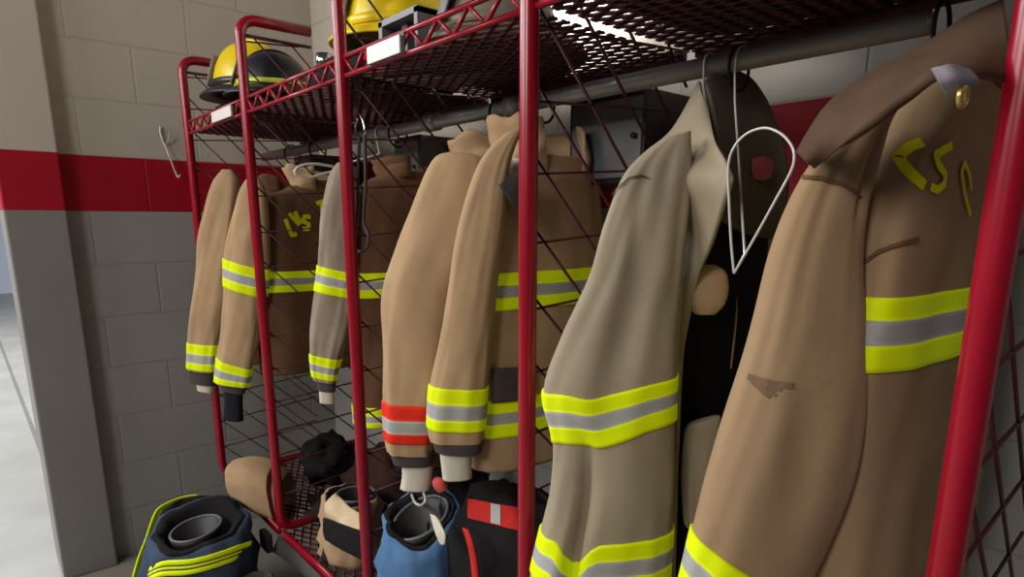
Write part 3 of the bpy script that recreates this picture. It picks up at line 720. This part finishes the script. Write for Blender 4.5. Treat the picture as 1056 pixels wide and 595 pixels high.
# ------------------------------------------------------------------ things on the bottom shelf and floor
BZ = ZB - .012 + .003
PB = {}
def pants(c, base, r, h, mats, label, seed, boots=((-.06, .0), (.07, .01)), tilt=(0, 0), bs=1, sy=.85, open_=1):
    cloth, rim, inner = mats
    t = thing('bunker_pants', label, 'bunker pants', (c[0], c[1], base))
    def prof(rows):
        out = []
        for i, (rr, z) in enumerate(rows):
            ring = []
            for k in range(64):
                a = 2*PI*k/64; q = V((math.cos(a) * 1.6, math.sin(a) * 1.6, z * 9 + seed * 4))
                w = noise.noise(q) * .16 + noise.noise(q * 2.7) * .09
                zz = base + z * h
                if z > .02: zz += (noise.noise(q * .8 + V((5, 5, 5))) * .06 * h + tilt[0] * math.cos(a) * rr * r + tilt[1] * math.sin(a) * rr * r)
                ring.append(V((c[0] + math.cos(a) * r * rr * (1 + w), c[1] + math.sin(a) * r * sy * rr * (1 + w), max(zz, base))))
            out.append(ring)
        return out
    cm = MB().loft(prof([(1.08, 0), (1.22, .1), (1.12, .22), (1.2, .36), (1.06, .5), (1.12, .64), (1.05, .78), (1.02, .92), (.95, 1.0), (.86, 1.0)]), True); cm.build('trouser_cloth', cloth, t)
    PB[label] = cm.bvh()
    MB().loft(prof([(.88, .995), (.84, 1.02), (.84 - .08 * open_, 1.0), (.84 - .14 * open_, .9), (.8 - .14 * open_, .7), (.74 - .14 * open_, .5)])).build('waist_lining', rim, t)
    for bx, by in boots:
        mb = MB(); rings = []
        for z, rr, ox in ((0, .046, -.05), (.012, .05, -.052), (.05, .05, -.04), (.09, .046, -.012), (.13, .044, 0), (h * .7, .052, 0), (h * .93, .06, 0), (h * .98, .063, 0), (h * .98, .055, 0), (h * .6, .046, 0)):
            rings.append([V((c[0] + bx + math.cos(a) * rr * bs, c[1] + by + ox * 1 + math.sin(a) * rr * bs * (1.5 if z < .07 else 1), base + z + (tilt[1] * math.sin(a) * rr * bs if z > .2 * h and z > .14 else 0))) for a in [2*PI*k/28 for k in range(28)]])
        b = mb.loft(rings, True, True).build('boot', inner, t)
        MB().tube([V((c[0] + bx + math.cos(a) * .06 * bs, c[1] + by + math.sin(a) * .06 * bs, base + h * .985 + tilt[1] * math.sin(a) * .06 * bs)) for a in [2*PI*k/28 for k in range(28)]], .005, 6, closed=True).build('boot_rim', GREYP, b)
    return t
# floor pile with lime suspenders, at the foot of the first bay
pc = (.48, -.225)
t1 = pants(pc, 0, .185, .385, (fabric('dark_blue_cloth', (62, 74, 94)), BLACKC, RUBBER), 'navy bunker pants around black boots on the floor with lime suspenders', 1, boots=((.015, -.01),), tilt=(-.12, .16), bs=1.3, open_=1.6)
ST = ((0, .32, 0), (.32, .42, 1), (.42, .58, 0), (.58, .68, 1), (.68, 1, 0))
def Z(x, y, z): return at(x, y, 2, z)
bvp = PB[t1['label']]
def strap(bvh, px, w, strips, off=.012):
    L = []
    for x, y in densify(px, 6):
        d = ray(x, y); hit = bvh.ray_cast(CAM, d)
        if hit[0] is not None: L.append(hit[0] - V((d.x, d.y, 0)).normalized() * off)
    L = [sum(L[max(0, i - 4):i + 5], V()) / len(L[max(0, i - 4):i + 5]) for i in range(len(L))]
    return ribbon(L, w, (0, .3, 1), strips=strips)
sus = strap(bvp, [(272,557),(250,565),(225,574),(205,580),(185,583),(170,582),(158,586),(150,592)], .05, ST, off=.02)
solid(sus.build('suspender', [YEL, DARKCUFF], t1), .004)
sus = ribbon([Z(206,510,.40), Z(192,512,.40), Z(178,517,.395), Z(166,524,.385), Z(160,535,.36), Z(153,556,.3), Z(146,574,.25), Z(138,602,.19)], .036, (.6, -.6, .35), strips=ST)
solid(sus.build('suspender', [YEL, DARKCUFF], t1), .004)
bq = Z(274, 557, .30)
bevel(MB().box((bq.x - .03, bq.y - .012, bq.z - .034), (bq.x + .04, bq.y + .012, bq.z + .034)).build('buckle', BLACKP, t1, False), .006)
solid(ribbon([Z(284,560,.29), Z(302,573,.24), Z(320,588,.2), Z(332,605,.16)], .06, (0, .5, 1)).build('suspender', GREYC, t1), .004)
bp_ = patch([[(163,530,.34),(185,516,.39),(210,511,.41),(232,517,.40),(243,531,.36)],[(168,548,.30),(188,533,.34),(210,526,.36),(230,531,.35),(240,543,.32)],[(175,565,.26),(190,550,.29),(210,542,.31),(228,546,.30),(238,556,.28)]], 2)
solid(bp_.build('back_pad', BLACKC, t1), .012)
tq = thing('folded_jacket', 'dark red and black jacket folded on the floor before the bunker pants', 'jacket', (.62, -.33, 0))
lump((.60, -.36, .08), (.14, .085, .1), 21, .22).build('jacket_body', BLACKC, tq)
lump((.58, -.385, .16), (.12, .055, .045), 23, .2).build('jacket_sleeve', fabric('dark_red_cloth', (110, 22, 34)), tq)
tq = thing('work_boot', 'grey toe of a boot on the floor below the second post', 'boot', (.66, -.16, 0))
bx = .70; by = -.12
rings = []
for z, rr, o in ((0, .05, -.05), (.02, .055, -.055), (.06, .053, -.045), (.1, .047, -.01), (.16, .046, 0), (.24, .05, 0), (.245, .042, 0), (.15, .038, 0)):
    rings.append([V((bx + math.cos(a) * rr, by + o + math.sin(a) * rr * (1.8 if z < .08 else 1.05), z)) for a in [2*PI*k/28 for k in range(28)]])
MB().loft(rings, True, True).build('shaft', GREYC, tq)

# tan roll on the bottom shelf, first bay
tq = thing('rolled_coat', 'rolled tan canvas coat on the bottom shelf beside the second post', 'coat', (.46, .06, BZ))
rr_ = px_surf([(237,484,238,502),(236,480,243,510),(240,476,255,518),(258,474,272,526),(276,478,288,532),(288,484,297,536),(294,490,301,538)], (.45, .03), thick=.9, seed=31, amp=.004)
rr_.mesh(m=40, n=48, tuck=False).build('roll', CREAM and TAN, tq)
rr_.band(4.4, 4.8, n=48, strips=((0, 1, 0),)).build('strap', fabric('maroon_strap', (70, 22, 24)), tq)

def cloth(name, label, cat, c, d, seed, mat, part, extra=None, base=BZ, amp=.3):
    t = thing(name, label, cat, (c[0], c[1], base)); lump((c[0], c[1], base + d[2] * .72), d, seed, amp, fr=2.6).build(part, mat, t)
    if extra: extra(t)
    return t
cloth('fire_hood', 'black crumpled hood on the bottom shelf behind the rolled tan coat', 'hood', (.30, .33), (.13, .1, .1), 41, BLACKC, 'hood_cloth')
cloth('fire_hood', 'dark brown crumpled hood on the bottom shelf right of the rolled tan coat', 'hood', (.76, .36), (.16, .14, .15), 42, fabric('dark_brown_cloth', (62, 40, 34)), 'hood_cloth')
cloth('coat_bundle', 'black bundled coat on the bottom shelf behind the tan bunker pants', 'coat', (1.10, .39), (.11, .13, .2), 44, BLACKC, 'bundle_cloth')
def glove(c, rz, label, mat, base):
    t = thing('work_glove', label, 'glove', (c[0], c[1], base))
    M = Matrix.Translation(V((c[0], c[1], base))) @ Matrix.Rotation(rz, 4, 'Z')
    mb = MB(); 
    mb.loft([[M @ V((x, hw * math.cos(a), .022 + .02 * math.sin(a))) for a in [2*PI*k/20 for k in range(20)]] for x, hw in ((-.12, .05), (-.06, .042), (-.02, .042), (.03, .05), (.05, .048))], True, True)
    mb.build('palm', mat, t)
    for k in range(4):
        y = -.036 + .024 * k; L = (.065, .08, .075, .055)[k]
        MB().tube([M @ V(q) for q in ((.03, y, .024), (.03 + L * .6, y * 1.15, .03), (.03 + L, y * 1.2, .02))], [.0135, .013, .009], 10).build('finger', mat, t)
    MB().tube([M @ V(q) for q in ((-.02, .035, .022), (.02, .07, .026), (.045, .08, .02))], [.016, .014, .01], 10).build('thumb', mat, t)
glove((.56, .2), 2.4, 'dark work glove on the bottom shelf behind the second post', fabric('dark_leather', (58, 44, 38)), BZ)
# tan pants with a cream flap, second bay
t2 = pants((.92, .12), BZ, .10, .2, (TANB, BLACKC, RUBBER), 'small tan bunker pants with cream flap, on bottom shelf left of third post', 3, boots=((0.0, .02),))
solid(patch([[(346,508,.02),(352,514,.03),(362,524,.03),(376,532,.04)],[(336,520,.0),(346,530,.0),(360,537,.01),(376,541,.02)],[(337,532,.0),(346,537,.0),(360,543,.0),(376,548,.01)]], 1).build('top_flap', CREAM, t2), .006)
solid(patch([[(334,534,.0),(350,540,-.005),(376,552,.005)],[(334,548,.0),(350,556,-.005),(376,566,.005)],[(336,556,.01),(352,566,.0),(376,578,.01)]], 1).build('waistband', BLACKC, t2), .006)
# blue bundle with boots, third bay
t3 = pants((1.41, .07), BZ, .112, .33, (BLUE, BLACKC, RUBBER), 'blue lined bunker pants around black boots, right of the third post', 2, boots=((0, .0),), tilt=(-.1, .45), bs=1.15, open_=1.4)
solid(patch([[(444,530,.02),(449,532,.02),(452,536,.02)],[(449,548,.01),(454,548,.01),(459,550,.01)],[(454,560,.01),(457,562,.01),(459,560,.01)]], 1).build('pull_strap', KNIT, t3), .004)
MB().tube(smooth_path([at(424, 508, 1, .1), at(428, 518, 1, .08), at(434, 521, 1, .08), at(439, 516, 1, .08), at(437, 508, 1, .1)], 20), .004, 8).build('pull_loop', WIRE, t3)
solid(ribbon([at(480,545,1,.04), at(485,560,1,.03), at(489,580,1,.03), at(491,605,1,.03)], .022, (1, 0, .2)).build('suspender', REDC, t3), .004)
solid(ribbon([at(384,532,1,.02), at(378,545,1,.01), at(376,565,1,.01), at(377,590,1,.01)], .012, (1, -.3, 0)).build('suspender', REDC, t3), .003)
# black jacket with red strap right of it
tq = thing('folded_jacket', 'black folded jacket with red strip on bottom shelf, left of fourth post', 'jacket', (1.68, .2, BZ))
jk = lump((1.64, .18, BZ + .2), (.19, .13, .25), 51, .14); jk.build('jacket_body', BLACKC, tq)
bv = jk.bvh()
jm = MB(); decal_quad(bv, [(482,514),(538,524),(538,548),(482,534)], jm, off=.006)
if jm.v: jm.build('red_strip', REDC, tq)
jm = decal_quad(bv, [(506,519),(516,521),(516,541),(506,539)], off=.009)
if jm.v: jm.build('silver_strip', SIL, tq)
tq = thing('mitten', 'pink and white mitten dangling beside the white wristlets above the blue bundle', 'mitten', (1.52, .1, .8))
pg = px_surf([(447,494,452,492),(446,498,458,494),(448,503,461,499),(452,507,462,503)], (1.52, .06), amp=.001, thick=.8).mesh(m=20, n=24, tuck=False).build('mitten_body', fabric('pink_cloth', (226, 96, 96)), tq)
tq = thing('work_boot', 'tan boot beside the fourth post on the bottom shelf', 'boot', (1.78, .06, BZ))
bx, by = 1.80, .12; rings = []
for z, rr, o in ((0, .045, -.05), (.02, .05, -.055), (.06, .048, -.045), (.1, .043, -.01), (.16, .042, 0), (.24, .046, 0), (.245, .038, 0), (.15, .034, 0)):
    rings.append([V((bx + math.cos(a) * rr, by + o + math.sin(a) * rr * (1.8 if z < .08 else 1.05), BZ + z)) for a in [2*PI*k/28 for k in range(28)]])
MB().loft(rings, True, True).build('shaft', BROWN, tq)

# ------------------------------------------------------------------ light
def area(name, loc, target, size, power, col, spread=180):
    l = bpy.data.lights.new(name, 'AREA'); l.shape = 'RECTANGLE'; l.size, l.size_y = size; l.energy = power; l.color = col; l.spread = math.radians(spread)
    o = bpy.data.objects.new(name, l); C.objects.link(o); o.location = loc
    o.rotation_euler = (V(target) - V(loc)).to_track_quat('-Z', 'Y').to_euler(); return o
area('bay_light', (.1, -3.3, 3.0), (1.2, .1, 1.2), (2.0, 1.2), 84, (1, .955, .89))
area('hall_light', (2.7, -3.7, 3.0), (.8, -.1, 1.0), (1.2, 1), 52, (1, .96, .92))
area('added_wall_fill', (1.45, -.25, 2.75), (1.42, .62, 2.02), (.3, .1), 3.2, (1, .96, .9), 20)  # added lamp, no real fixture: brightens the rear wall behind the shelf mesh
area('far_bay_light', (-4.5, -2, 4.2), (-4.5, -1.5, 0), (5, 4), 760, (.86, .92, 1))
w = bpy.data.worlds.new('world'); bpy.context.scene.world = w; w.use_nodes = True
w.node_tree.nodes['Background'].inputs[0].default_value = (.85, .9, 1, 1); w.node_tree.nodes['Background'].inputs[1].default_value = .05
vs = bpy.context.scene.view_settings; vs.view_transform = 'Standard'; vs.look = 'None'; vs.exposure = .16
